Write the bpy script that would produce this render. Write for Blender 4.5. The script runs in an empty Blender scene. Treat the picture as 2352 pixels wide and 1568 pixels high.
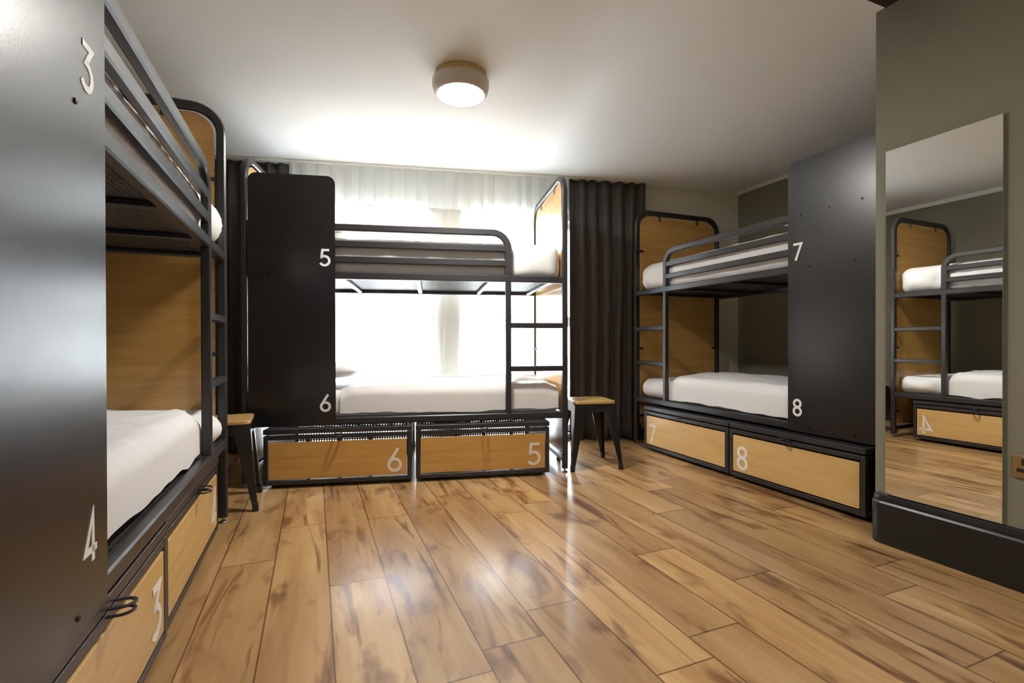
import bpy, bmesh, math, random
from mathutils import Vector, Matrix, noise
random.seed(7)
SC = bpy.context.scene
COL = SC.collection
PI = math.pi

# ------------------------------------------------------------------ materials
def new_mat(name):
    m = bpy.data.materials.new(name); m.use_nodes = True
    nt = m.node_tree
    return m, nt, nt.nodes['Principled BSDF']

def simple(name, col, rough=.5, metal=0., spec=.5, bump=0., bscale=300., coat=0.):
    m, nt, p = new_mat(name)
    p.inputs['Base Color'].default_value = (*col, 1)
    p.inputs['Roughness'].default_value = rough
    p.inputs['Metallic'].default_value = metal
    p.inputs['Specular IOR Level'].default_value = spec
    if coat: p.inputs['Coat Weight'].default_value = coat
    if bump:
        tc = nt.nodes.new('ShaderNodeTexCoord'); n = nt.nodes.new('ShaderNodeTexNoise')
        n.inputs['Scale'].default_value = bscale; n.inputs['Detail'].default_value = 3
        b = nt.nodes.new('ShaderNodeBump'); b.inputs['Strength'].default_value = bump; b.inputs['Distance'].default_value = .002
        nt.links.new(tc.outputs['Object'], n.inputs['Vector']); nt.links.new(n.outputs['Fac'], b.inputs['Height'])
        nt.links.new(b.outputs['Normal'], p.inputs['Normal'])
    return m

def wood(name, c1, c2, axis='X', rough=.3, scale=1.0):
    """laminate: long soft grain running along local axis"""
    m, nt, p = new_mat(name)
    N, L = nt.nodes.new, nt.links.new
    tc = N('ShaderNodeTexCoord'); mp = N('ShaderNodeMapping')
    s = {'X': (1.0, 14, 14), 'Y': (14, 1.0, 14), 'Z': (14, 14, 1.0)}[axis]
    mp.inputs['Scale'].default_value = tuple(v*scale for v in s)
    n = N('ShaderNodeTexNoise'); n.inputs['Scale'].default_value = 1.6; n.inputs['Detail'].default_value = 6; n.inputs['Roughness'].default_value = .6
    n2 = N('ShaderNodeTexNoise'); n2.inputs['Scale'].default_value = 9; n2.inputs['Detail'].default_value = 4
    mx = N('ShaderNodeMath'); mx.operation = 'MULTIPLY_ADD'; mx.inputs[1].default_value = .35
    cr = N('ShaderNodeValToRGB'); cr.color_ramp.elements[0].position = .42; cr.color_ramp.elements[1].position = .88
    cr.color_ramp.elements[0].color = (*c2, 1); cr.color_ramp.elements[1].color = (*c1, 1)
    L(tc.outputs['Object'], mp.inputs['Vector']); L(mp.outputs['Vector'], n.inputs['Vector']); L(mp.outputs['Vector'], n2.inputs['Vector'])
    L(n2.outputs['Fac'], mx.inputs[0]); L(n.outputs['Fac'], mx.inputs[2]); L(mx.outputs[0], cr.inputs['Fac'])
    L(cr.outputs['Color'], p.inputs['Base Color'])
    p.inputs['Roughness'].default_value = rough
    return m

def perforated(name, col, pitch=.019, hole=.0052, rough=.45, plane='XY'):
    """sheet steel with a square grid of round holes"""
    m, nt, p = new_mat(name)
    N, L = nt.nodes.new, nt.links.new
    p.inputs['Base Color'].default_value = (*col, 1); p.inputs['Roughness'].default_value = rough
    tc = N('ShaderNodeTexCoord'); sep = N('ShaderNodeSeparateXYZ'); L(tc.outputs['Object'], sep.inputs[0])
    sq = []
    for a in plane:
        md = N('ShaderNodeMath'); md.operation = 'PINGPONG'; md.inputs[1].default_value = pitch/2
        L(sep.outputs[a], md.inputs[0])
        pw = N('ShaderNodeMath'); pw.operation = 'POWER'; pw.inputs[1].default_value = 2; L(md.outputs[0], pw.inputs[0]); sq.append(pw)
    ad = N('ShaderNodeMath'); ad.operation = 'ADD'; L(sq[0].outputs[0], ad.inputs[0]); L(sq[1].outputs[0], ad.inputs[1])
    lt = N('ShaderNodeMath'); lt.operation = 'LESS_THAN'; lt.inputs[1].default_value = hole*hole; L(ad.outputs[0], lt.inputs[0])
    tr = N('ShaderNodeBsdfTransparent'); mix = N('ShaderNodeMixShader')
    L(lt.outputs[0], mix.inputs[0]); L(p.outputs[0], mix.inputs[1]); L(tr.outputs[0], mix.inputs[2])
    L(mix.outputs[0], nt.nodes['Material Output'].inputs['Surface'])
    return m

def cloth(name, col, transp, transl, fold=0.):
    """thin fabric: part see-through, part translucent, part diffuse"""
    m, nt, p = new_mat(name)
    N, L = nt.nodes.new, nt.links.new
    nt.nodes.remove(p)
    d = N('ShaderNodeBsdfDiffuse'); t = N('ShaderNodeBsdfTranslucent'); x = N('ShaderNodeBsdfTransparent')
    d.inputs['Color'].default_value = (*col, 1); t.inputs['Color'].default_value = (*col, 1)
    m1 = N('ShaderNodeMixShader'); m2 = N('ShaderNodeMixShader')
    m1.inputs[0].default_value = transl; m2.inputs[0].default_value = transp
    L(d.outputs[0], m1.inputs[1]); L(t.outputs[0], m1.inputs[2]); L(m1.outputs[0], m2.inputs[1]); L(x.outputs[0], m2.inputs[2])
    L(m2.outputs[0], nt.nodes['Material Output'].inputs['Surface'])
    return m

STEEL = simple('black powder coated steel', (.026, .026, .028), .34, spec=.6, bump=.10, bscale=500)
PANEL = simple('black powder coated sheet', (.012, .012, .0135), .28, spec=.62, bump=.05, bscale=260)
WOOD = wood('honey oak laminate', (.66, .38, .115), (.48, .245, .055), 'X', .22)
WOODL = wood('pale oak laminate', (.76, .51, .215), (.61, .37, .125), 'X', .26)
SEATW = wood('stool seat wood', (.70, .46, .18), (.54, .31, .10), 'X', .24)
DECK = perforated('perforated bed deck', (.045, .04, .037), .016, .0045)
PERF = perforated('perforated locker sheet', (.03, .03, .032), .0185, .0056, plane='XZ')
PERFS = perforated('perforated locker side', (.03, .03, .032), .0185, .0056, plane='YZ')
PERFT = perforated('perforated locker lid sheet', (.03, .03, .032), .0185, .0056, plane='XY')
LINEN = simple('white bed linen', (.80, .79, .785), .85, spec=.15, bump=.12, bscale=900)
WHITE = simple('white number vinyl', (.86, .85, .82), .5)
PALEW = simple('pale number vinyl', (.80, .74, .66), .5)
BOLT = simple('bolt head', (.02, .02, .022), .25, metal=.6)
GALV = simple('zinc foot', (.45, .44, .42), .35, metal=1)
RUBBER = simple('black rubber', (.012, .012, .012), .6)
STOOLM = simple('gloss black steel', (.013, .013, .015), .22, spec=.6)
CEIL = simple('white ceiling paint', (.87, .88, .865), .9, spec=.2)
OLIVE = simple('olive grey wall paint', (.235, .222, .165), .7, spec=.3, bump=.05, bscale=400)
CREAM = simple('cream wall paint', (.80, .76, .62), .8, spec=.25)
SKIRT = simple('black satin skirting', (.012, .0125, .014), .3, spec=.5)
TRIMW = simple('white trim paint', (.78, .77, .70), .5)
BROWN = simple('dark brown bulkhead', (.035, .025, .014), .7)
CURT = simple('charcoal curtain cloth', (.095, .088, .086), .9, spec=.2, bump=.3, bscale=1200)
SHEER = cloth('white sheer voile', (.88, .88, .88), .07, .82)
VALCE = cloth('white pleated voile', (.88, .90, .89), .06, .5)
FRAMEW = simple('white window frame', (.62, .64, .66), .4)
MIRROR = simple('mirror silver', (.90, .915, .905), .0, metal=1)
GEDGE = simple('mirror glass edge', (.25, .33, .29), .1)
BRASS = simple('antique brass', (.42, .30, .14), .38, metal=.85)
LAMPW = simple('lamp casing', (.66, .60, .53), .5)
LAMPB = simple('lamp brass base', (.62, .47, .17), .45)
STONE = simple('pale facade render', (.74, .70, .66), .9)
DARKG = simple('facade window glass', (.18, .20, .23), .2)
GREYP = simple('grey plastic', (.30, .30, .28), .5)

def glow(name, strength):
    m, nt, p = new_mat(name)
    p.inputs['Base Color'].default_value = (.9, .9, .86, 1)
    p.inputs['Emission Color'].default_value = (1, .965, .91, 1); p.inputs['Emission Strength'].default_value = strength
    return m
GLOW = glow('lit lamp diffuser', 78); GLOWFILL = glow('lit lamp diffuser, dimmer', 62)

m, nt, p = new_mat('window glass')
nt.nodes.remove(p)
tr = nt.nodes.new('ShaderNodeBsdfTransparent'); gl = nt.nodes.new('ShaderNodeBsdfGlossy'); gl.inputs['Roughness'].default_value = .02
mx = nt.nodes.new('ShaderNodeMixShader'); fr = nt.nodes.new('ShaderNodeFresnel'); fr.inputs['IOR'].default_value = 1.45
nt.links.new(fr.outputs[0], mx.inputs[0]); nt.links.new(tr.outputs[0], mx.inputs[1]); nt.links.new(gl.outputs[0], mx.inputs[2])
nt.links.new(mx.outputs[0], nt.nodes['Material Output'].inputs['Surface'])
GLASS = m

def floor_material():
    m, nt, p = new_mat('oak plank laminate')
    N, L = nt.nodes.new, nt.links.new
    at = N('ShaderNodeAttribute'); at.attribute_name = 'plank'
    sep = N('ShaderNodeSeparateColor'); L(at.outputs['Color'], sep.inputs[0])
    geo = N('ShaderNodeNewGeometry')
    off = N('ShaderNodeVectorMath'); off.operation = 'SCALE'; off.inputs['Scale'].default_value = 37.
    L(at.outputs['Color'], off.inputs[0])
    add = N('ShaderNodeVectorMath'); add.operation = 'ADD'; L(geo.outputs['Position'], add.inputs[0]); L(off.outputs[0], add.inputs[1])
    def nz(scale3, s, det, rough=.55, dist=0.):
        mp = N('ShaderNodeMapping'); mp.inputs['Scale'].default_value = scale3; L(add.outputs[0], mp.inputs['Vector'])
        n = N('ShaderNodeTexNoise'); n.inputs['Scale'].default_value = s; n.inputs['Detail'].default_value = det; n.inputs['Roughness'].default_value = rough
        n.inputs['Distortion'].default_value = dist
        L(mp.outputs[0], n.inputs['Vector']); return n
    big = nz((7, 1.1, 1), 1.0, 4, .55, .6)
    grain = nz((60, 2.2, 1), 1.0, 5, .6, .3)
    streak = nz((10, 1.35, 1), 1.0, 5, .55, 1.3)
    knot = nz((7, 3.4, 1), 1.0, 3, .5, .4)
    def ramp(src, stops):
        r = N('ShaderNodeValToRGB'); e = r.color_ramp.elements
        while len(e) < len(stops): e.new(.5)
        for i, (pos, c) in enumerate(stops): e[i].position = pos; e[i].color = (*c, 1)
        L(src, r.inputs['Fac']); return r
    base = ramp(big.outputs['Fac'], [(.28, (.36, .20, .080)), (.5, (.505, .305, .128)), (.74, (.62, .43, .205))])
    gr = ramp(grain.outputs['Fac'], [(.25, (.88, .86, .83)), (.65, (1.03, 1.03, 1.03))])
    st = ramp(streak.outputs['Fac'], [(.29, (.20, .11, .065)), (.365, (.56, .44, .35)), (.44, (1, 1, 1))])
    kn = ramp(knot.outputs['Fac'], [(.31, (.36, .25, .18)), (.42, (1, 1, 1))])
    def mul(a, b, f=1.):
        x = N('ShaderNodeMix'); x.data_type = 'RGBA'; x.blend_type = 'MULTIPLY'; x.inputs[0].default_value = f
        L(a, x.inputs[6]); L(b, x.inputs[7]); return x.outputs[2]
    c = mul(base.outputs[0], gr.outputs[0]); c = mul(c, st.outputs[0], .9); c = mul(c, kn.outputs[0], .8)
    tint = ramp(sep.outputs[0], [(0., (.80, .76, .72)), (.5, (1., .98, .95)), (1., (1.16, 1.14, 1.06))])
    c = mul(c, tint.outputs[0])
    uv = N('ShaderNodeUVMap'); uv.uv_map = 'edge'; su = N('ShaderNodeSeparateXYZ'); L(uv.outputs[0], su.inputs[0])
    # seam: distance (m) from the plank edge, held in the uv layer
    mn = N('ShaderNodeMath'); mn.operation = 'MINIMUM'
    def edge(o, ln):
        pp = N('ShaderNodeMath'); pp.operation = 'PINGPONG'; pp.inputs[1].default_value = ln/2; L(o, pp.inputs[0]); return pp.outputs[0]
    L(edge(su.outputs['X'], .198), mn.inputs[0])
    inv = N('ShaderNodeMath'); inv.operation = 'ABSOLUTE'; L(su.outputs['Y'], inv.inputs[0]); 
    L(inv.outputs[0], mn.inputs[1])
    sm = ramp(mn.outputs[0], [(.0, (.16, .10, .06)), (.0016, (.5, .42, .34)), (.004, (1, 1, 1))])
    c = mul(c, sm.outputs[0])
    L(c, p.inputs['Base Color'])
    rr = N('ShaderNodeMapRange'); rr.inputs['To Min'].default_value = .36; rr.inputs['To Max'].default_value = .46; L(grain.outputs['Fac'], rr.inputs['Value']); L(rr.outputs[0], p.inputs['Roughness'])
    b = N('ShaderNodeBump'); b.inputs['Strength'].default_value = .12; b.inputs['Distance'].default_value = .0015; L(grain.outputs['Fac'], b.inputs['Height'])
    L(b.outputs[0], p.inputs['Normal'])
    p.inputs['Specular IOR Level'].default_value = .6
    p.inputs['Coat Weight'].default_value = .45; p.inputs['Coat Roughness'].default_value = .16
    return m
FLOORM = floor_material()

# ------------------------------------------------------------------ mesh helpers
def obj(name, bm, mat, parent=None, smooth=False, bevel=0., seg=2):
    if bm.faces: bmesh.ops.recalc_face_normals(bm, faces=bm.faces)
    me = bpy.data.meshes.new(name); bm.to_mesh(me); bm.free()
    o = bpy.data.objects.new(name, me); COL.objects.link(o)
    for mm in (mat if isinstance(mat, (list, tuple)) else [mat]): me.materials.append(mm)
    if smooth:
        for f in me.polygons: f.use_smooth = True
    if bevel:
        md = o.modifiers.new('bevel', 'BEVEL'); md.width = bevel; md.segments = seg; md.limit_method = 'ANGLE'; md.angle_limit = .6
        for f in me.polygons: f.use_smooth = True
        w = o.modifiers.new('wn', 'WEIGHTED_NORMAL'); w.keep_sharp = True
    if parent is not None: o.parent = parent
    return o

def box(bm, x0, x1, y0, y1, z0, z1):
    x0, x1 = min(x0, x1), max(x0, x1); y0, y1 = min(y0, y1), max(y0, y1); z0, z1 = min(z0, z1), max(z0, z1)
    v = [bm.verts.new((x, y, z)) for x in (x0, x1) for y in (y0, y1) for z in (z0, z1)]
    for q in ((0, 1, 3, 2), (4, 6, 7, 5), (0, 4, 5, 1), (2, 3, 7, 6), (0, 2, 6, 4), (1, 5, 7, 3)): bm.faces.new([v[i] for i in q])
    return v

def boxbm(*a):
    bm = bmesh.new(); box(bm, *a); return bm

def prism(bm, poly, axis, a, b):
    """extrude a 2D polygon; axis 'Y': poly is (x,z); 'Z': (x,y); 'X': (y,z)"""
    def pt(q, t):
        return {'Y': (q[0], t, q[1]), 'Z': (q[0], q[1], t), 'X': (t, q[0], q[1])}[axis]
    A = [bm.verts.new(pt(q, a)) for q in poly]; B = [bm.verts.new(pt(q, b)) for q in poly]
    n = len(poly)
    bm.faces.new(A); bm.faces.new(B[::-1])
    for i in range(n): bm.faces.new((A[i], A[(i+1) % n], B[(i+1) % n], B[i]))

def rrect(x0, x1, z0, z1, r, n=6, corners=(1, 1, 1, 1)):
    """rounded rectangle outline; corners = bl, br, tr, tl"""
    out = []
    cs = [(x0+r, z0+r, PI, corners[0]), (x1-r, z0+r, 1.5*PI, corners[1]), (x1-r, z1-r, 0, corners[2]), (x0+r, z1-r, .5*PI, corners[3])]
    for cx, cz, a0, on in cs:
        if on:
            for i in range(n+1):
                a = a0+.5*PI*i/n; out.append((cx+r*math.cos(a), cz+r*math.sin(a)))
        else:
            a = a0+.25*PI; out.append((cx+r*(1 if math.cos(a) > 0 else -1), cz+r*(1 if math.sin(a) > 0 else -1)))
    return out

def fillet(pts, r, n=7):
    """round the inner corners of a 3D polyline"""
    pts = [Vector(p) for p in pts]; out = [pts[0]]
    for i in range(1, len(pts)-1):
        a = (pts[i-1]-pts[i]).normalized(); b = (pts[i+1]-pts[i]).normalized()
        ang = a.angle(b); d = r/math.tan(ang/2)
        c = pts[i]+(a+b).normalized()*(r/math.sin(ang/2))
        s = pts[i]+a*d-c; e = pts[i]+b*d-c
        for k in range(n+1):
            t = k/n; w = s.angle(e)
            q = (s*math.sin((1-t)*w)+e*math.sin(t*w))/math.sin(w)
            out.append(c+q)
    out.append(pts[-1]); return out

def sweep(bm, path, w, h, normal, ch=.005):
    """rectangular tube along a planar path; w across the plane normal, h inside the plane"""
    path = [Vector(p) for p in path]; n = Vector(normal).normalized()
    a, b = w/2, h/2
    prof = [(-a+ch, -b), (a-ch, -b), (a, -b+ch), (a, b-ch), (a-ch, b), (-a+ch, b), (-a, b-ch), (-a, -b+ch)]
    rings = []
    for i, pnt in enumerate(path):
        t0 = (path[i]-path[i-1]).normalized() if i else (path[1]-path[0]).normalized()
        t1 = (path[i+1]-path[i]).normalized() if i < len(path)-1 else t0
        t = (t0+t1).normalized(); s = t.cross(n).normalized()
        k = 1/max(.5, t.dot(t0))
        rings.append([bm.verts.new(pnt+n*u+s*v*k) for u, v in prof])
    m_ = len(prof)
    for r0, r1 in zip(rings, rings[1:]):
        for i in range(m_): bm.faces.new((r0[i], r0[(i+1) % m_], r1[(i+1) % m_], r1[i]))
    bm.faces.new(rings[0][::-1]); bm.faces.new(rings[-1])

def lathe(bm, prof, n=32, cx=0., cy=0.):
    rings = []
    for r, z in prof:
        if r < 1e-6: rings.append([bm.verts.new((cx, cy, z))])
        else: rings.append([bm.verts.new((cx+r*math.cos(2*PI*i/n), cy+r*math.sin(2*PI*i/n), z)) for i in range(n)])
    for a, b in zip(rings, rings[1:]):
        for i in range(n):
            j = (i+1) % n
            if len(a) == 1 and len(b) == 1: continue
            if len(a) == 1: bm.faces.new((a[0], b[j], b[i]))
            elif len(b) == 1: bm.faces.new((a[i], a[j], b[0]))
            else: bm.faces.new((a[i], a[j], b[j], b[i]))

def softbox(x0, x1, y0, y1, z0, z1, r, step=.025, fn=None):
    """rounded soft block on a regular surface grid; fn(p, n) moves each point"""
    bm = bmesh.new()
    nx, ny, nz = (max(4, int(round((b-a)/step))) for a, b in ((x0, x1), (y0, y1), (z0, z1)))
    seen = {}
    def vert(i, j, k):
        key = (i, j, k)
        if key in seen: return seen[key]
        p = Vector((x0+(x1-x0)*i/nx, y0+(y1-y0)*j/ny, z0+(z1-z0)*k/nz))
        rr = min(r, (z1-z0)/2-1e-4)
        q = Vector((min(max(p.x, x0+rr), x1-rr), min(max(p.y, y0+rr), y1-rr), min(max(p.z, z0+rr), z1-rr)))
        d = p-q; nrm = d.normalized() if d.length > 1e-9 else Vector((0, 0, 1))
        p = q+nrm*rr
        if fn: p = fn(p, nrm)
        seen[key] = bm.verts.new(p); return seen[key]
    for i in range(nx):
        for j in range(ny):
            for k in (0, nz): bm.faces.new([vert(i, j, k), vert(i+1, j, k), vert(i+1, j+1, k), vert(i, j+1, k)])
    for i in range(nx):
        for k in range(nz):
            for j in (0, ny): bm.faces.new([vert(i, j, k), vert(i+1, j, k), vert(i+1, j, k+1), vert(i, j, k+1)])
    for j in range(ny):
        for k in range(nz):
            for i in (0, nx): bm.faces.new([vert(i, j, k), vert(i, j+1, k), vert(i, j+1, k+1), vert(i, j, k+1)])
    return bm

def tag(o, label=None, cat=None, group=None, kind=None):
    if label: o['label'] = label
    if cat: o['category'] = cat
    if group: o['group'] = group
    if kind: o['kind'] = kind
    return o

def thing(name, label, cat, mat4=None, group=None):
    o = bpy.data.objects.new(name, None); COL.objects.link(o); o.empty_display_size = .1
    if mat4 is not None: o.matrix_world = mat4
    return tag(o, label, cat, group)

def struct(name, bm, mat, **k):
    return tag(obj(name, bm, mat, **k), kind='structure')

# ------------------------------------------------------------------ numerals
def arc(cx, cy, r, a0, a1, n=22):
    return [(cx+r*math.cos(math.radians(a0+(a1-a0)*i/n)), cy+r*math.sin(math.radians(a0+(a1-a0)*i/n))) for i in range(n+1)]
DIG = {
 3: [[(.06, .93), (.50, .93), (.24, .585)] + arc(.255, .325, .255, 84, -150)],
 4: [[(.62, .245), (.075, .245), (.44, .97), (.44, 0)]],
 5: [[(.52, .93), (.155, .93), (.105, .53)] + arc(.265, .325, .258, 128, -150)],
 6: [[(.43, .985), (.085, .43)], arc(.285, .30, .235, 150, 510, 40)],
 7: [[(.03, .93), (.53, .93), (.17, 0)]],
 8: [arc(.285, .285, .22, 0, 360, 40), arc(.285, .735, .20, 0, 360, 40)],
}
def numeral(d, xc, y, z0, height, mat, parent, sw=.135, depth=.0012, aspect=1.0):
    """flat numeral standing in the XZ plane, facing -Y"""
    bm = bmesh.new(); W = .57
    for k, path in enumerate(DIG[d]):
        P = [Vector((x, z)) for x, z in path]
        closed = (P[0]-P[-1]).length < 1e-4
        if closed: P = P[:-1]
        n = len(P); L_, R_ = [], []
        for i in range(n):
            a = P[i]-P[i-1] if (i or closed) else P[1]-P[0]
            b = P[(i+1) % n]-P[i] if (i < n-1 or closed) else a
            a = a.normalized(); b = b.normalized(); t = (a+b)
            t = t.normalized() if t.length > 1e-6 else a
            s = Vector((-t.y, t.x)); f = min(1/max(.35, t.dot(a)), 2.4)
            L_.append(P[i]+s*sw/2*f); R_.append(P[i]-s*sw/2*f)
        def q(v, yy): return bm.verts.new((xc+(v.x-W/2)*height*aspect, yy, z0+v.y*height))
        e = y - .00012*k
        lf = [q(v, e-depth) for v in L_]; rf = [q(v, e-depth) for v in R_]; lb = [q(v, e) for v in L_]; rb = [q(v, e) for v in R_]
        for i in range(n if closed else n-1):
            j = (i+1) % n
            for f in ((lf[i], lf[j], rf[j], rf[i]), (lf[i], lb[i], lb[j], lf[j]), (rf[i], rf[j], rb[j], rb[i])): bm.faces.new(f)
    return obj('number', bm, mat, parent)

# ------------------------------------------------------------------ bunk frames (metres)
H = .0186
ZB, ZT, G1, G2, G3, HZ = .3936, 1.3085, 1.4099, 1.5078, 1.6125, 2.030
R1, R2, LAD, L, W = .7091, .9989, .3888, 2.0198, .9042
PZ0, PZ1 = .3700, 1.9230
M_A = Matrix.Translation((-.4204, 2.7566, 0)) @ Matrix.Rotation(PI/2+.0055, 4, 'Z')
M_B = Matrix.Translation((1.5791, 2.9264, 0)) @ Matrix.Rotation(-.2181, 4, 'Z')
M_C = Matrix.Translation((2.6211, 3.5333, 0)) @ Matrix.Rotation(-.0129-PI/2, 4, 'Z')

def bunk(M, s, pe, pe1, nums, label):
    """s = +1: ladder on the right seen from the front, -1: on the left"""
    X = lambda u: -s*u
    root = thing('bunk_bed', label, 'bunk bed', M, 'black steel bunk beds with plywood ends')
    for u, end in ((0, 1), (L, 0)):
        bm = bmesh.new()
        sweep(bm, fillet([(X(u), 0, .028), (X(u), 0, HZ), (X(u), W, HZ), (X(u), W, .028)], .125, 9), .037, .040, (1, 0, 0), .007)
        sweep(bm, [(X(u), H, .085), (X(u), W-H, .085)], .034, .034, (1, 0, 0))
        fr = obj('end_frame', bm, STEEL, root, smooth=False)
        bm = bmesh.new(); prism(bm, rrect(.030, W-.030, .118, HZ-.032, .098, 8), 'X', X(u)-.007, X(u)+.007)
        obj('end_panel', bm, WOOD2, fr)
        for v, z, hz_ in ((.24, HZ-.034, 1), (W-.24, HZ-.034, 1), (.034, 1.685, 0), (W-.034, 1.685, 0), (.034, .83, 0), (W-.034, .83, 0), (.034, .24, 0), (W-.034, .24, 0)):
            bm = bmesh.new(); a, b = (.010, .022) if hz_ else (.022, .010)
            dz = -.012 if hz_ else 0; dv = 0 if hz_ else (.012 if v < W/2 else -.012)
            box(bm, X(u)-.0125, X(u)+.0125, v+dv-a, v+dv+a, z+dz-b, z+dz+b)
            obj('clip', bm, STEEL, fr, bevel=.004)
        for v in (0, W):
            bm = bmesh.new(); lathe(bm, [(0, 0), (.019, 0), (.021, .004), (.006, .013), (.005, .03), (0, .03)], 16, X(u), v)
            obj('levelling_foot', bm, GALV, fr)
    for z in (ZT, ZB):
        for v, nm in ((0, 'front_rail'), (W, 'back_rail')):
            bm = bmesh.new(); sweep(bm, [(X(H), v, z), (X(L-H), v, z)], .036, .044, (0, 1, 0)); obj(nm, bm, STEEL, root)
        for u in (.075, .50, .98, 1.46, 1.945):
            bm = bmesh.new(); sweep(bm, [(X(u), .018, z-.006), (X(u), W-.018, z-.006)], .034, .024, (1, 0, 0)); obj('cross_bar', bm, STEEL, root)
        bm = boxbm(X(H), X(L-H), .018, W-.018, z+.006, z+.0085); obj('mesh_deck', bm, DECK, root)
    # ladder
    bm = bmesh.new(); sweep(bm, [(X(LAD), 0, ZB+.02), (X(LAD), 0, ZT-.02)], .036, .036, (0, 1, 0)); obj('ladder_post', bm, STEEL, root)
    for z in (R1, R2):
        bm = bmesh.new(); sweep(bm, [(X(H), 0, z), (X(LAD-.018), 0, z)], .034, .035, (0, 1, 0)); obj('rung', bm, STEEL, root)
    # guard rail
    bm = bmesh.new(); sweep(bm, fillet([(X(LAD), 0, ZT+.02), (X(LAD), 0, G3), (X(L-H), 0, G3)], .105, 9), .034, .043, (0, 1, 0), .006); obj('guard_rail', bm, STEEL, root)
    for z in (G1, G2):
        bm = bmesh.new(); sweep(bm, [(X(LAD+.017), 0, z), (X(L-H), 0, z)], .028, .042, (0, 1, 0)); obj('guard_bar', bm, STEEL, root)
    # black privacy panel with the bed numbers
    xa, xb = sorted((X(pe), X(pe1)))
    bm = bmesh.new(); prism(bm, rrect(xa, xb, PZ0, PZ1, .05, 8, (0, 0, 1, 1)), 'Y', -.0205, -.0245)
    pn = obj('privacy_panel', bm, PANEL, root)
    xc = X(pe+(.085 if nums[0] == 3 else .061))
    z_a, z_b, hn = {3: (1.347, .479, .091), 5: (1.360, .455, .110), 7: (1.354, .456, .101)}[nums[0]]
    numeral(nums[0], xc, -.0246, z_a, hn, WHITE, pn)
    numeral(nums[1], xc, -.0246, z_b, hn, WHITE, pn)
    for du, z in ((.085, 1.612), (.25, 1.612), (.42, 1.612), (.135, 1.31), (.385, 1.31), (.135, .402), (.385, .402)):
        bm = bmesh.new(); lathe(bm, [(0, .0035), (.0045, .003), (.006, 0), (0, -.003)], 12)
        bmesh.ops.transform(bm, matrix=Matrix.Translation((X(pe+du), -.0246, z)) @ Matrix.Rotation(PI/2, 4, 'X'), verts=bm.verts)
        obj('bolt', bm, BOLT, pn)
    return root
WOOD2 = wood('honey oak end panel', (.68, .40, .125), (.52, .285, .075), 'Y', .20)
WOOD2.node_tree.nodes['Principled BSDF'].inputs['Specular IOR Level'].default_value = .8
WOOD2.node_tree.nodes['Principled BSDF'].inputs['Coat Weight'].default_value = .4; WOOD2.node_tree.nodes['Principled BSDF'].inputs['Coat Roughness'].default_value = .12

BED_A = bunk(M_A, 1, 1.545, 2.00, (3, 4), 'black bunk bed along the left wall, numbered 3 and 4, nearest the camera')
BED_B = bunk(M_B, 1, 1.487, 1.995, (5, 6), 'black bunk bed in front of the bright window, numbered 5 and 6')
BED_C = bunk(M_C, -1, 1.507, 2.00, (7, 8), 'black bunk bed along the right olive wall, numbered 7 and 8')

# ------------------------------------------------------------------ bedding
def wrinkle(seed, amp, fold):
    o = Vector((seed*3.1, seed*1.7, seed*.9))
    def fn(p, n):
        q = p+o
        d = noise.noise(Vector((q.x*2.2, q.y*2.6, q.z*2)))*amp
        d += noise.noise(Vector((q.x*6.5+q.z*5, q.y*7, q.z*4)))*amp*.35
        if abs(n.z) < .9:
            a = q.x*14+q.z*11; d += (1-abs(noise.noise(Vector((a, q.z*3.5, q.y*2)))))**4*fold
        else:
            d += (1-abs(noise.noise(Vector((q.x*3.2+q.y*2, q.y*5, 1)))))**6*fold*.8
        return p+n*d
    return fn

def soft(name, M, s, u0, u1, v0, v1, z0, z1, r, seed, label, cat, group, amp=.006, fold=.006, foot=0., crown=0.):
    xa, xb = sorted((-s*u0, -s*u1)); base = wrinkle(seed, amp, fold)
    def fn(p, n):
        p = base(p, n)
        fx = (p.x-xa)/(xb-xa); fy = (p.y-v0)/(v1-v0)
        u = abs(p.x)
        if .05 < u < .33 and p.y < v0+.06 and foot: p.y -= foot*math.sin(PI*(u-.05)/.28)**.7*max(0, math.sin(PI*min(1, max(0, (p.z-z0)/(z1-z0)))))*(1-max(0, p.y-v0)/.06)
        if crown: p.z += crown*max(0, math.sin(PI*min(max(fy, 0), 1)))*(1 if n.z > .3 else 0)
        if p.z < z0+.004 and n.z < -.3: p.z = max(p.z, z0)
        return p
    bm = softbox(xa, xb, v0, v1, z0, z1, r, .022, fn)
    zmin = min(v.co.z for v in bm.verts)
    for v in bm.verts: v.co.z = max(v.co.z, z0)
    o = obj(name, bm, LINEN, smooth=True); o.matrix_world = M
    return tag(o, label, cat, group)

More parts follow.
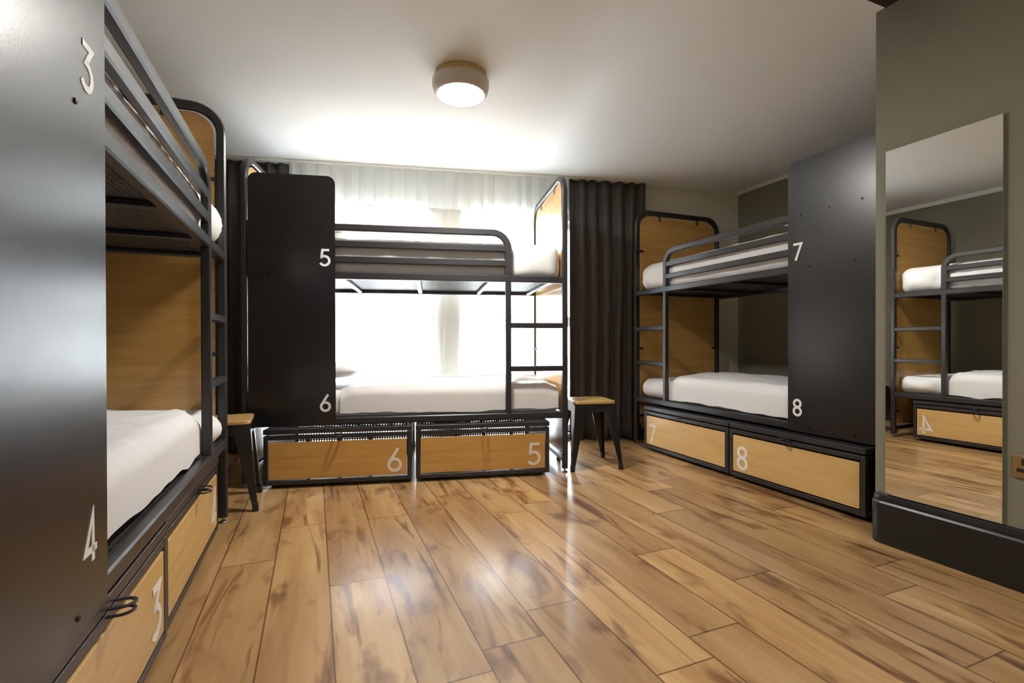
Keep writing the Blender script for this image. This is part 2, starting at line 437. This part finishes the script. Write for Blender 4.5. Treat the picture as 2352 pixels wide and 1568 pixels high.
GM, GD, GP = 'white mattresses on the bunks', 'white duvets on the lower bunks', 'white pillows at the bed heads'
BEDS = ((M_A, 1, 'A'), (M_B, 1, 'B'), (M_C, -1, 'C'))
WHERE = {'A': 'left bunk numbered 3 and 4', 'B': 'window bunk numbered 5 and 6', 'C': 'right bunk numbered 7 and 8'}
LT = .178
def duvet(M, s, k, i, u0, u1, ramp):
    """quilt laid over the lower mattress: a shell with two hanging sides, open at both ends"""
    base = wrinkle(23+i, .0065, .010)
    bm = bmesh.new(); rows = []; v0, v1 = .0225, W-.026; zt = ZB+LT
    nu = int((u1-u0)/.018)
    for a in range(nu+1):
        u = u0+(u1-u0)*a/nu; t = min(1, (u-u0)/ramp); t2 = min(1, (u1-u)/.06); g = (t*t*(3-2*t))*(t2*t2*(3-2*t2))
        hf = ZB+.040+.022*noise.noise(Vector((u*2.6, i*3.3, 0)))+.010*noise.noise(Vector((u*9, i, 4)))
        top = zt+.013+.030*g; r = .075
        P = []
        for q in range(8): P.append((v0-.0*g, hf+(top-r-hf)*q/8, Vector((0, -1, 0))))
        for q in range(9):
            an = PI/2*q/8; P.append((v0+r-r*math.cos(an), top-r+r*math.sin(an), Vector((0, -math.cos(an), math.sin(an)))))
        for q in range(1, 30):
            f = q/30; P.append((v0+r+(v1-v0-2*r)*f, top+.016*g*math.sin(PI*f), Vector((0, 0, 1))))
        for q in range(9):
            an = PI/2*q/8; P.append((v1-r+r*math.sin(an), top-r+r*math.cos(an), Vector((0, math.sin(an), math.cos(an)))))
        for q in range(1, 7): P.append((v1, top-r-(top-r-ZB-.05)*q/6, Vector((0, 1, 0))))
        row = []
        for v, z, n in P:
            p = Vector((-s*u, v, z)); d = base(p, n)-p
            side = abs(n.y) > .7
            p += d*g*(.12 if side and n.y > 0 else .35 if side else 1)
            p.y = max(p.y, .0215)
            if not side: p.z = max(p.z, zt+.012 if abs(n.z) > .95 else p.z)
            row.append(bm.verts.new(p))
        rows.append(row)
    for r0, r1 in zip(rows, rows[1:]):
        for q in range(len(r0)-1): bm.faces.new((r0[q], r0[q+1], r1[q+1], r1[q]))
    o = obj('duvet', bm, LINEN, smooth=True); o.matrix_world = M
    return tag(o, 'white duvet spread over the lower berth of the '+WHERE[k], 'duvet', GD)
for i, (M, s, k) in enumerate(BEDS):
    soft('mattress', M, s, .026, L-.035, .028, W-.03, ZT+.010, ZT+.245, .055 if k == 'B' else .08, 3+i, 'white covered mattress on the upper berth of the '+WHERE[k], 'mattress', GM, .005, .008, foot=.015 if k == 'B' else .052, crown=.012)
    soft('mattress', M, s, .026, L-.035, .032, W-.034, ZB+.010, ZB+LT, .05 if k == 'B' else .065, 13+i, 'white covered mattress on the lower berth, '+WHERE[k], 'mattress', GM, .003, .002, foot=0. if k == 'B' else .055, crown=.004)
    duvet(M, s, k, i, *{'A': (.36, L-.06, .10), 'B': (.038, 1.47, .09), 'C': (.40, L-.06, .06)}[k])

def pillow(M, s, u0, u1, v0, v1, z0, t, label, tilt=0.):
    xa, xb = sorted((-s*u0, -s*u1)); bm = bmesh.new(); n = 24
    grid = {}
    for side in (1, -1):
        for i in range(n+1):
            for j in range(n+1):
                a, b = 2*i/n-1, 2*j/n-1
                hgt = t/2*((1-a**4)*(1-b**4))**.5
                pin = 1-.07*(1-abs(a))*abs(b)**3-.0*abs(a); pin2 = 1-.07*(1-abs(b))*abs(a)**3
                p = Vector(((xa+xb)/2+(xb-xa)/2*a*pin2, (v0+v1)/2+(v1-v0)/2*b*pin, z0+t/2+side*hgt))
                p.z += .008*noise.noise(p*6)*(hgt/(t/2))+tilt*(a*(-s)+1)/2
                if side < 0: p.z = max(p.z, z0+tilt*(a*(-s)+1)/2)
                if (i in (0, n) or j in (0, n)) and side < 0: continue
                grid[(side, i, j)] = bm.verts.new(p)
    for i in range(n):
        for j in range(n):
            for side in (1, -1):
                g = lambda i, j: grid.get((side, i, j)) or grid[(1, i, j)]
                q = [g(i, j), g(i+1, j), g(i+1, j+1), g(i, j+1)]
                try: bm.faces.new(q)
                except ValueError: pass
    o = obj('pillow', bm, LINEN, smooth=True); o.matrix_world = M
    tag(o, label, 'pillow', GP)
pillow(M_B, 1, 1.385, 1.985, .10, .72, ZB+LT+.068, .115, 'white pillow half hidden by the black panel, lower window berth numbered 6')
pillow(M_B, 1, 1.46, 1.985, .08, .72, ZT+.272, .05, 'white pillow peeking past the black panel on the upper window berth numbered 5')
pillow(M_C, -1, 1.36, 1.98, .12, .76, ZT+.274, .06, 'white pillow on the upper right berth, beside the panel numbered 7')

# ------------------------------------------------------------------ lockers under the beds
def locker(M, s, u0, u1, v0, num, label, wmat, nmat, gap_top=.010, depth=.72):
    """steel angle frame, wood front, perforated sheets, hinged lid"""
    xa, xb = sorted((-s*u0, -s*u1)); Mx = M @ Matrix.Translation(((xa+xb)/2, v0, 0))
    w = (xb-xa)/2; t = .026
    root = thing('storage_locker', label, 'locker', Mx, 'numbered storage lockers under the bunks')
    zb, zt = .022, .322
    bm = bmesh.new()
    for y in (0, depth-t):
        box(bm, -w, -w+t, y, y+t, zb, zt); box(bm, w-t, w, y, y+t, zb, zt)
        box(bm, -w+t, w-t, y, y+t, zb, zb+t); box(bm, -w+t, w-t, y, y+t, zt-t, zt)
    for x in (-w, w-t):
        box(bm, x, x+t, t, depth-t, zb, zb+t); box(bm, x, x+t, t, depth-t, zt-t, zt)
    fr = obj('frame', bm, STEEL, root, bevel=.003)
    for x in (-w+.05, w-.05):
        for y in (.06, depth-.06):
            obj('foot', boxbm(x-.014, x+.014, y-.014, y+.014, 0, zb), RUBBER, fr)
    for x in (-w*.42, -w*.0, w*.42):
        obj('panel_bracket', boxbm(x-.012, x+.012, .018, .024, zb+.012, zt-.012), STEEL, fr)
    fp = obj('front_panel', boxbm(-w+t+.004, w-t-.004, .001, .016, zb+t+.007, zt-t-gap_top), wmat, root, bevel=.0015)
    h = .152
    xn = s*(w-.104)
    numeral(num, xn, .0008, .072, h, nmat, fp, sw=.125)
    obj('back_sheet', boxbm(-w+t, w-t, depth-.012, depth-.010, zb+t, zt-t), PERF, root)
    for x in (-w+.010, w-.012): obj('side_sheet', boxbm(x, x+.002, t, depth-t, zb+t, zt-t), PERFS, root)
    obj('base_sheet', boxbm(-w+t, w-t, t, depth-t, zb+.004, zb+.006), STEEL, root)
    bm = bmesh.new()
    z0, z1 = .331, .360
    box(bm, -w-.001, w+.001, -.003, t, z0, z1); box(bm, -w-.001, w+.001, depth-t, depth, z0, z1)
    box(bm, -w-.001, -w+t, t, depth-t, z0, z1); box(bm, w-t, w+.001, t, depth-t, z0, z1)
    lid = obj('lid', bm, STEEL, root, bevel=.003)
    obj('lid_sheet', boxbm(-w+t, w-t, t, depth-t, z1-.004, z1-.002), PERFT, lid)
    for x in (-w*.6, w*.6): obj('hinge', boxbm(x-.03, x+.03, depth-.001, depth+.006, zt-.02, z1-.006), STEEL, lid)
    for y_, zc, par in ((-.002, .334, lid), (0, .318, fr)):
        bm = bmesh.new()
        P = [(-.020, .004), (-.020, -.022)]+[(-.020*math.cos(a), -.022-.022*math.sin(a)) for a in [PI*i/10 for i in range(1, 10)]]+[(.020, -.022), (.020, .004)]
        sweep(bm, [(x, y_+y, zc) for x, y in P], .0045, .008, (0, 0, 1), .001)
        obj('padlock_ring', bm, STEEL, par)
    return root
locker(M_A, 1, .160, 1.036, -.004, 4, 'wood fronted locker numbered 4 under the far end of the left bunk', WOODL, WHITE)
locker(M_A, 1, 1.050, 1.930, -.010, 3, 'wood fronted locker numbered 3 in the near left corner under the left bunk', WOODL, WHITE)
locker(M_B, 1, .124, .996, -.066, 5, 'wood fronted locker numbered 5 under the ladder end of the window bunk', WOOD, PALEW, .016)
locker(M_B, 1, 1.022, 1.897, -.070, 6, 'wood fronted locker numbered 6 under the panel end of the window bunk', WOOD, PALEW, .016)
locker(M_C, -1, .240, 1.128, -.098, 7, 'wood fronted locker numbered 7 under the ladder end of the right bunk', WOODL, PALEW)
locker(M_C, -1, 1.138, 1.992, -.098, 8, 'wood fronted locker numbered 8 beside the pier under the right bunk', WOODL, WHITE)

# ------------------------------------------------------------------ stools
def stool(loc, rz, label):
    root = thing('stool', label, 'stool', Matrix.Translation(loc) @ Matrix.Rotation(rz, 4, 'Z'), 'black metal stools with wooden seats')
    ht = .475; a = .150
    bm = bmesh.new(); prism(bm, rrect(-a-.002, a+.002, -a-.002, a+.002, .035, 7), 'Z', ht-.020, ht)
    obj('seat', bm, SEATW, root, bevel=.004)
    bm = bmesh.new()
    o = rrect(-a+.002, a-.002, -a+.002, a-.002, .03, 5); i_ = rrect(-a+.005, a-.005, -a+.005, a-.005, .028, 5)
    zt, zb = ht-.0205, ht-.075
    k = 1.035
    vo = [bm.verts.new((x, y, zt)) for x, y in o]; vb = [bm.verts.new((x*k, y*k, zb)) for x, y in o]
    wi = [bm.verts.new((x, y, zt)) for x, y in i_]; wb = [bm.verts.new((x*k, y*k, zb)) for x, y in i_]
    n = len(o)
    for q in range(n):
        r = (q+1) % n
        for f in ((vo[q], vo[r], vb[r], vb[q]), (wi[q], wb[q], wb[r], wi[r]), (vb[q], vb[r], wb[r], wb[q])): bm.faces.new(f)
    bm.faces.new(vo)
    obj('seat_skirt', bm, STOOLM, root)
    for sx in (-1, 1):
        for sy in (-1, 1):
            bm = bmesh.new(); T = []
            # folded corner leg: wide at the top, narrowing and splaying to the foot
            for z, c, wd in ((ht-.030, a-.001, .085), (ht-.090, a+.004, .078), (.20, .168, .047), (.035, .184, .026)):
                inn = .004
                P = [(c, c), (c-wd, c), (c-wd, c-inn), (c-inn*1.5, c-inn*1.5), (c-inn, c-wd), (c, c-wd)]
                T.append([bm.verts.new((sx*x, sy*y, z)) for x, y in P])
            for r0, r1 in zip(T, T[1:]):
                for q in range(6): bm.faces.new((r0[q], r0[(q+1) % 6], r1[(q+1) % 6], r1[q]))
            bm.faces.new(T[0]); bm.faces.new(T[-1][::-1])
            lg = obj('leg', bm, STOOLM, root)
            bm = bmesh.new()
            c0, c1 = .1725, .1755
            box(bm, -.0145, .0145, -.0145, .0145, 0, .045)
            for v in bm.verts: v.co += Vector((sx*(c1 if v.co.z < .01 else c0), sy*(c1 if v.co.z < .01 else c0), 0))
            obj('foot_cap', bm, RUBBER, lg, bevel=.004)
    return root
stool((1.838, 3.045, 0), -.207, 'black metal stool with wooden seat in front of the right curtain')
stool((-.472, 3.045, 0), .04, 'black metal stool with wooden seat behind the left bunk, beside the dark panel')

# ------------------------------------------------------------------ room shell
ZC = 2.350
XL, XR, YK = -1.45, 3.83, -1.9
TW = -.2094
WD = Vector((math.cos(TW), math.sin(TW), 0)); WN = Vector((math.sin(TW), -math.cos(TW), 0))   # along the window wall, and into the room
W0 = Vector((XR, 3.55, 0))                                                                     # right end of the window wall
def wy(x): return W0.y+(x-W0.x)*math.tan(TW)
M_W = Matrix(((WD.x, -WN.x, 0, W0.x), (WD.y, -WN.y, 0, W0.y), (0, 0, 1, 0), (0, 0, 0, 1)))   # local: x along the wall (left negative), -y into the room
SL = (XL-W0.x)/WD.x                                                                            # left end of the wall

# floor, one quad per plank, plank tint and edge distance kept on the mesh
def build_floor():
    bm = bmesh.new(); uv = bm.loops.layers.uv.new('edge'); ca = bm.loops.layers.color.new('plank')
    pw, ln, x0 = .198, 1.285, .0477
    fixed = {-2: 2.20, -1: 2.55, 0: 1.88, 3: 1.46, 5: 1.145, 6: 1.67, 7: 1.355, 8: .75, 9: 1.074}
    rnd = random.Random(5)
    for row in range(-8, 20):
        xa = x0+row*pw; xb = xa+pw
        y = fixed.get(row, rnd.uniform(0, ln))-ln*4
        while y < 5:
            ya, yb = max(y, -2.0), min(y+ln, 4.75)
            if yb > ya+.01:
                col = (rnd.random(), rnd.random(), rnd.random(), 1)
                # split lengthwise so the end distance can be interpolated
                ym = (ya+yb)/2
                for p0, p1, d0, d1 in ((ya, ym, 0, ym-ya), (ym, yb, yb-ym, 0)):
                    f = bm.faces.new([bm.verts.new((xa, p0, 0)), bm.verts.new((xb, p0, 0)), bm.verts.new((xb, p1, 0)), bm.verts.new((xa, p1, 0))])
                    for lp, (a, b) in zip(f.loops, ((0, d0), (pw, d0), (pw, d1), (0, d1))): lp[uv].uv = (a, b); lp[ca] = col
            y += ln
    for v in bm.verts: v.co.x = min(max(v.co.x, XL-.1), XR+.1)
    me = bpy.data.meshes.new('floor'); bm.to_mesh(me); bm.free(); me.materials.append(FLOORM)
    o = bpy.data.objects.new('floor', me); COL.objects.link(o); tag(o, kind='structure')
build_floor()
struct('ceiling', boxbm(XL-.1, XR+.1, YK-.1, 4.85, ZC, ZC+.1), CEIL)
struct('wall_left', boxbm(XL-.12, XL, YK, 4.75, 0, ZC), OLIVE)
struct('wall_right', boxbm(XR, XR+.12, 1.25, 3.75, 0, ZC), OLIVE)
struct('wall_back', boxbm(XL, 2.40, YK-.12, YK, 0, ZC), OLIVE)
# pier that carries the mirror: from the right bunk back past the camera
PX, PY = 2.321, 1.392
struct('wall_pier', boxbm(PX, XR+.12, YK, PY, 0, ZC), OLIVE)
# skirting on the pier with a moulded top, rounded at its free end
def skirt(name, path, prof):
    """sweep a (outward, z) profile along a floor path whose left side is outward"""
    bm = bmesh.new(); path = [Vector((*q, 0)) for q in path]; R = []
    for i, pnt in enumerate(path):
        t0 = (path[i]-path[i-1]).normalized() if i else (path[1]-path[0]).normalized()
        t1 = (path[i+1]-path[i]).normalized() if i < len(path)-1 else t0
        t = (t0+t1).normalized(); nrm = Vector((-t.y, t.x, 0)); k = 1/max(.5, t.dot(t0))
        R.append([bm.verts.new(pnt+nrm*d*k+Vector((0, 0, z))) for d, z in prof])
    m_ = len(prof)
    for a, b in zip(R, R[1:]):
        for i in range(m_): bm.faces.new((a[i], a[(i+1) % m_], b[(i+1) % m_], b[i]))
    bm.faces.new(R[0]); bm.faces.new(R[-1][::-1])
    return struct(name, bm, SKIRT)
SKP = [(0, .003), (.020, .003), (.022, .006), (.022, .178), (.017, .186), (.017, .198), (.012, .212), (.004, .220), (0, .220)]
r = .03
skirt('baseboard_right', [(2.75, PY), (PX+r, PY)]+[(PX+r-r*math.sin(a), PY-r+r*math.cos(a)) for a in [PI/2*i/6 for i in range(1, 6)]]+[(PX, PY-r), (PX, YK)], [(-d, z) for d, z in SKP])
skirt('baseboard_left', [(XL, YK), (XL, 4.6)], [(-d, z) for d, z in SKP])
q0, q1 = M_W @ Vector((-.02, 0, 0)), M_W @ Vector((-1.45, 0, 0))
skirt('baseboard_window', [q0[:2], q1[:2]], SKP)
skirt('baseboard_wall', [(XR, 3.55), (XR, 1.42)], [(-d, z) for d, z in SKP])
# white strips where the olive walls meet the ceiling
struct('trim_1', boxbm(XR-.022, XR, PY, 3.60, ZC-.040, ZC), TRIMW, bevel=.006)
struct('trim_2', boxbm(XL, XL+.022, YK, 4.62, ZC-.045, ZC), TRIMW, bevel=.006)
struct('trim_3', boxbm(1.50, PX, .98, 1.352, ZC-.004, ZC), BROWN)

# window wall with two tall openings
def wall_with_openings(ops, zlo, zhi, th):
    bm = bmesh.new(); xs = [SL-.05]
    for a, b in ops: xs += [a, b]
    xs.append(.02)
    for i in range(0, len(xs), 2): box(bm, xs[i], xs[i+1], 0, th, 0, ZC)
    for a, b in ops: box(bm, a, b, 0, th, 0, zlo); box(bm, a, b, 0, th, zhi, ZC)
    o = struct('wall_window', bm, CREAM); o.matrix_world = M_W; return o
OPS = [(-4.06, -2.965), (-2.668, -1.58)]
ZLO, ZHI = .06, 1.99
wall_with_openings(OPS, ZLO, ZHI, .26)
for n_, (a, b) in enumerate(OPS):
    w_ = thing('window_%d' % (n_+1), None, None, M_W); w_['kind'] = 'structure'
    f = .055; y0, y1 = .10, .16; bm = bmesh.new()
    box(bm, a, a+f, y0, y1, ZLO, ZHI); box(bm, b-f, b, y0, y1, ZLO, ZHI)
    box(bm, a+f, b-f, y0, y1, ZLO, ZLO+f); box(bm, a+f, b-f, y0, y1, ZHI-f, ZHI)
    mid = a+(b-a)*(.51 if n_ == 0 else .62)
    box(bm, mid-.055, mid+.055, y0, y1, ZLO+f, ZHI-f)
    box(bm, a+f, mid-.055, y0, y1, 1.03, 1.125); box(bm, mid+.055, b-f, y0, y1, 1.03, 1.125)
    obj('window_frame', bm, FRAMEW, w_, bevel=.004)
    obj('window_pane', boxbm(a+f, b-f, .128, .132, ZLO+f, ZHI-f), GLASS, w_)
    obj('window_sill', boxbm(a-.03, b+.03, -.035, .10, ZLO-.03, ZLO), FRAMEW, w_, bevel=.004)

# ------------------------------------------------------------------ curtains
def drape(name, s0, s1, z0, z1, off, amp, period, mat, seed, label, cat, th=.0, sharp=0., hem=0., flare=0., group=None):
    """pleated hanging cloth along the window wall, off metres in front of it"""
    bm = bmesh.new(); n = int((s1-s0)/.006); m_ = 26; rows = []
    rn = random.Random(seed); ph = [rn.uniform(-1, 1) for _ in range(400)]
    for j in range(m_+1):
        t = j/m_; row = []
        for i in range(n+1):
            x = s0+(s1-s0)*i/n
            k = x/period; k0 = math.floor(k); w = k-k0
            jit = ph[int(k0) % 400]*(1-w)+ph[int(k0+1) % 400]*w
            a = 2*PI*(k+.22*jit+flare*.25*noise.noise(Vector((x*3, t*1.5, seed))))
            y = math.sin(a)+.18*math.sin(2*a+jit*2)
            if sharp: y = 2*abs(((a/(2*PI)) % 1)-.5)**.6*2-1
            y *= amp*(.75+.25*t+.35*jit*.5)
            z = z1+(z0-z1)*t
            if j == m_ and hem: z += hem*noise.noise(Vector((x*2.2, seed, 0)))
            row.append(bm.verts.new((x, -off-y, z)))
        rows.append(row)
    for r0, r1 in zip(rows, rows[1:]):
        for i in range(n): bm.faces.new((r0[i], r0[i+1], r1[i+1], r1[i]))
    o = obj(name, bm, mat, smooth=True); o.matrix_world = M_W
    if th:
        md = o.modifiers.new('thick', 'SOLIDIFY'); md.thickness = th
    return tag(o, label, cat, group)
def s_of(x): return (x-W0.x)/WD.x
drape('dark_curtain', s_of(2.12), s_of(2.825), .012, ZC-.018, .105, .034, .118, CURT, 3, 'charcoal curtain hanging to the floor between the window and the right bunk', 'curtain', .003, flare=1, group='charcoal curtains')
drape('dark_curtain', s_of(-.98), s_of(-.165), .012, ZC-.018, .072, .026, .095, CURT, 8, 'charcoal curtain hanging behind the left end of the window bunk', 'curtain', .003, flare=1, group='charcoal curtains')
drape('sheer_curtain', s_of(-.16), s_of(2.12), .012, ZC-.02, .060, .016, .135, SHEER, 5, 'white see-through net curtain over the windows behind the middle bunk', 'curtain', flare=1.5)
drape('pleated_valance', s_of(-.155), s_of(2.11), 2.015, ZC-.02, .118, .014, .112, VALCE, 6, 'white pleated valance across the top of the net curtain', 'valance', sharp=1, hem=.014)
o = obj('curtain_track', boxbm(s_of(-1.0), s_of(2.83), -.150, -.040, ZC-.016, ZC-.0005), TRIMW, bevel=.005); o.matrix_world = M_W
tag(o, 'white curtain track fixed to the ceiling above the window', 'curtain track')

# ------------------------------------------------------------------ mirror, socket, lamp, ceiling fitting
mr = thing('wall_mirror', 'tall frameless mirror on the olive pier above the black skirting', 'mirror', Matrix.Translation((PX-.006, 1.15, .222)) @ Matrix.Rotation(.0145, 4, 'Z'))
obj('mirror_glass', boxbm(-.0075, -.0070, -.194, .192, .001, 1.489), MIRROR, mr)
obj('mirror_backing', boxbm(-.0069, -.001, -.195, .193, 0, 1.490), GEDGE, mr)

so = thing('wall_socket', 'brass double socket plate at the right edge beside the mirror', 'socket', Matrix.Translation((PX, .858, .441)))
bm = bmesh.new(); prism(bm, rrect(-.073, .073, -.041, .041, .004, 3), 'X', -.007, -.001); obj('socket_plate', bm, BRASS, so, bevel=.002)
for sg in (1, -1):
    obj('rocker_switch', boxbm(-.0105, -.0072, sg*.029, sg*.047, .007, .030), RUBBER, so, bevel=.002)
    obj('socket_holes', boxbm(-.0080, -.0071, sg*.028, sg*.060, -.019, -.006), RUBBER, so, bevel=.002)
for yc in (.062, -.062):
    bm = bmesh.new(); lathe(bm, [(0, .0015), (.004, .001), (.0045, 0), (0, -.001)], 12); bmesh.ops.transform(bm, matrix=Matrix.Translation((-.0071, yc, 0)) @ Matrix.Rotation(-PI/2, 4, 'Y'), verts=bm.verts); obj('screw', bm, GALV, so)

def ceiling_lamp(x, y, label, GLOW=GLOW):
    root = thing('ceiling_lamp', label, 'ceiling lamp', Matrix.Translation((x, y, ZC)), 'round flush ceiling lamps')
    bm = bmesh.new(); lathe(bm, [(0, -.0005), (.138, -.0005), (.142, -.006), (.142, -.030), (.13, -.032), (0, -.032)], 48); obj('mounting_ring', bm, LAMPB, root, smooth=False, bevel=.002)
    bm = bmesh.new(); lathe(bm, [(0, -.0325), (.150, -.0325), (.1555, -.038), (.1555, -.062), (.147, -.094), (.136, -.108), (.128, -.110), (.126, -.098), (0, -.096)], 48)
    obj('casing', bm, LAMPW, root, smooth=True)
    bm = bmesh.new(); lathe(bm, [(.1255, -.099), (.118, -.108), (.08, -.1125), (0, -.115)], 48)
    obj('diffuser', bm, GLOW, root, smooth=True)
    bm = bmesh.new(); lathe(bm, [(0, .003), (.004, .002), (.005, 0), (0, -.002)], 10)
    bmesh.ops.transform(bm, matrix=Matrix.Translation((-.052, -.1465, -.05)) @ Matrix.Rotation(PI/2, 4, 'X') @ Matrix.Rotation(.35, 4, 'Y'), verts=bm.verts); obj('screw', bm, WHITE, root)
    return root
ceiling_lamp(.748, 2.575, 'round ceiling lamp with lit white diffuser in the middle of the ceiling')
ceiling_lamp(.55, -.75, 'round ceiling lamp added behind the camera as unseen fill light', GLOWFILL)  # guessed lamp, added out of view to fill the room with light

# ------------------------------------------------------------------ the street outside
fc = thing('street_building', 'pale building across the street seen faintly through the net curtain', 'building', M_W @ Matrix.Translation((-2.4, 24.0, 0)))
obj('facade_wall', boxbm(-9, 9, 0, .4, -6, 7), STONE, fc)
for zz in (-1.6, 1.4):
    for k in range(-4, 5):
        x = k*1.9+.5
        w_ = obj('window', boxbm(x-.5, x+.5, -.03, -.001, zz, zz+1.8), FRAMEW, fc)
        for dx in (-.24, .24):
            obj('pane', boxbm(x+dx-.2, x+dx+.2, -.034, -.031, zz+.08, zz+1.72), DARKG, w_)

# ------------------------------------------------------------------ light
wd = bpy.data.worlds.new('daylight'); SC.world = wd; wd.use_nodes = True
bg = wd.node_tree.nodes['Background']; bg.inputs['Color'].default_value = (.86, .94, 1.0, 1); bg.inputs['Strength'].default_value = 10.0
for n_, (a, b) in enumerate(OPS):
    ld = bpy.data.lights.new('daylight_portal', 'AREA'); ld.shape = 'RECTANGLE'; ld.size = b-a; ld.size_y = ZHI-ZLO; ld.cycles.is_portal = True
    lo = bpy.data.objects.new('daylight_portal', ld); COL.objects.link(lo)
    c = M_W @ Vector(((a+b)/2, .30, (ZLO+ZHI)/2)); lo.matrix_world = Matrix.Translation(c) @ Matrix.Rotation(TW, 4, 'Z') @ Matrix.Rotation(-PI/2, 4, 'X')
    # area lights shine along their local -Z, turned here to face into the room

# ------------------------------------------------------------------ camera
f_px, cx, cy, yaw, pitch, roll, ch_ = 1113.82, 1177.5, 791.1, .3881, -.0048, -.0020, .8864
F = Vector((math.sin(yaw)*math.cos(pitch), math.cos(yaw)*math.cos(pitch), math.sin(pitch)))
R0 = Vector((math.cos(yaw), -math.sin(yaw), 0)); U0 = R0.cross(F)
Rr = R0*math.cos(roll)+U0*math.sin(roll); Uu = U0*math.cos(roll)-R0*math.sin(roll)
cd = bpy.data.cameras.new('camera'); cd.sensor_width = 36; cd.lens = 36*f_px/2352
cd.shift_x = -(cx-1176)/2352; cd.shift_y = (cy-784)/2352; cd.clip_start = .05
co = bpy.data.objects.new('camera', cd); COL.objects.link(co)
co.matrix_world = Matrix(((Rr.x, Uu.x, -F.x, 0), (Rr.y, Uu.y, -F.y, 0), (Rr.z, Uu.z, -F.z, ch_), (0, 0, 0, 1)))
SC.camera = co
vs = SC.view_settings
SC.display_settings.display_device = 'sRGB'; vs.view_transform = 'Standard'; vs.look = 'None'; vs.gamma = 1; vs.exposure = 1.75; vs.use_curve_mapping = False
SC.cycles.use_denoising = True
SC.cycles.max_bounces = 8; SC.cycles.diffuse_bounces = 6; SC.cycles.glossy_bounces = 4; SC.cycles.transparent_max_bounces = 16
SC.cycles.sample_clamp_indirect = 6; SC.cycles.adaptive_threshold = .02
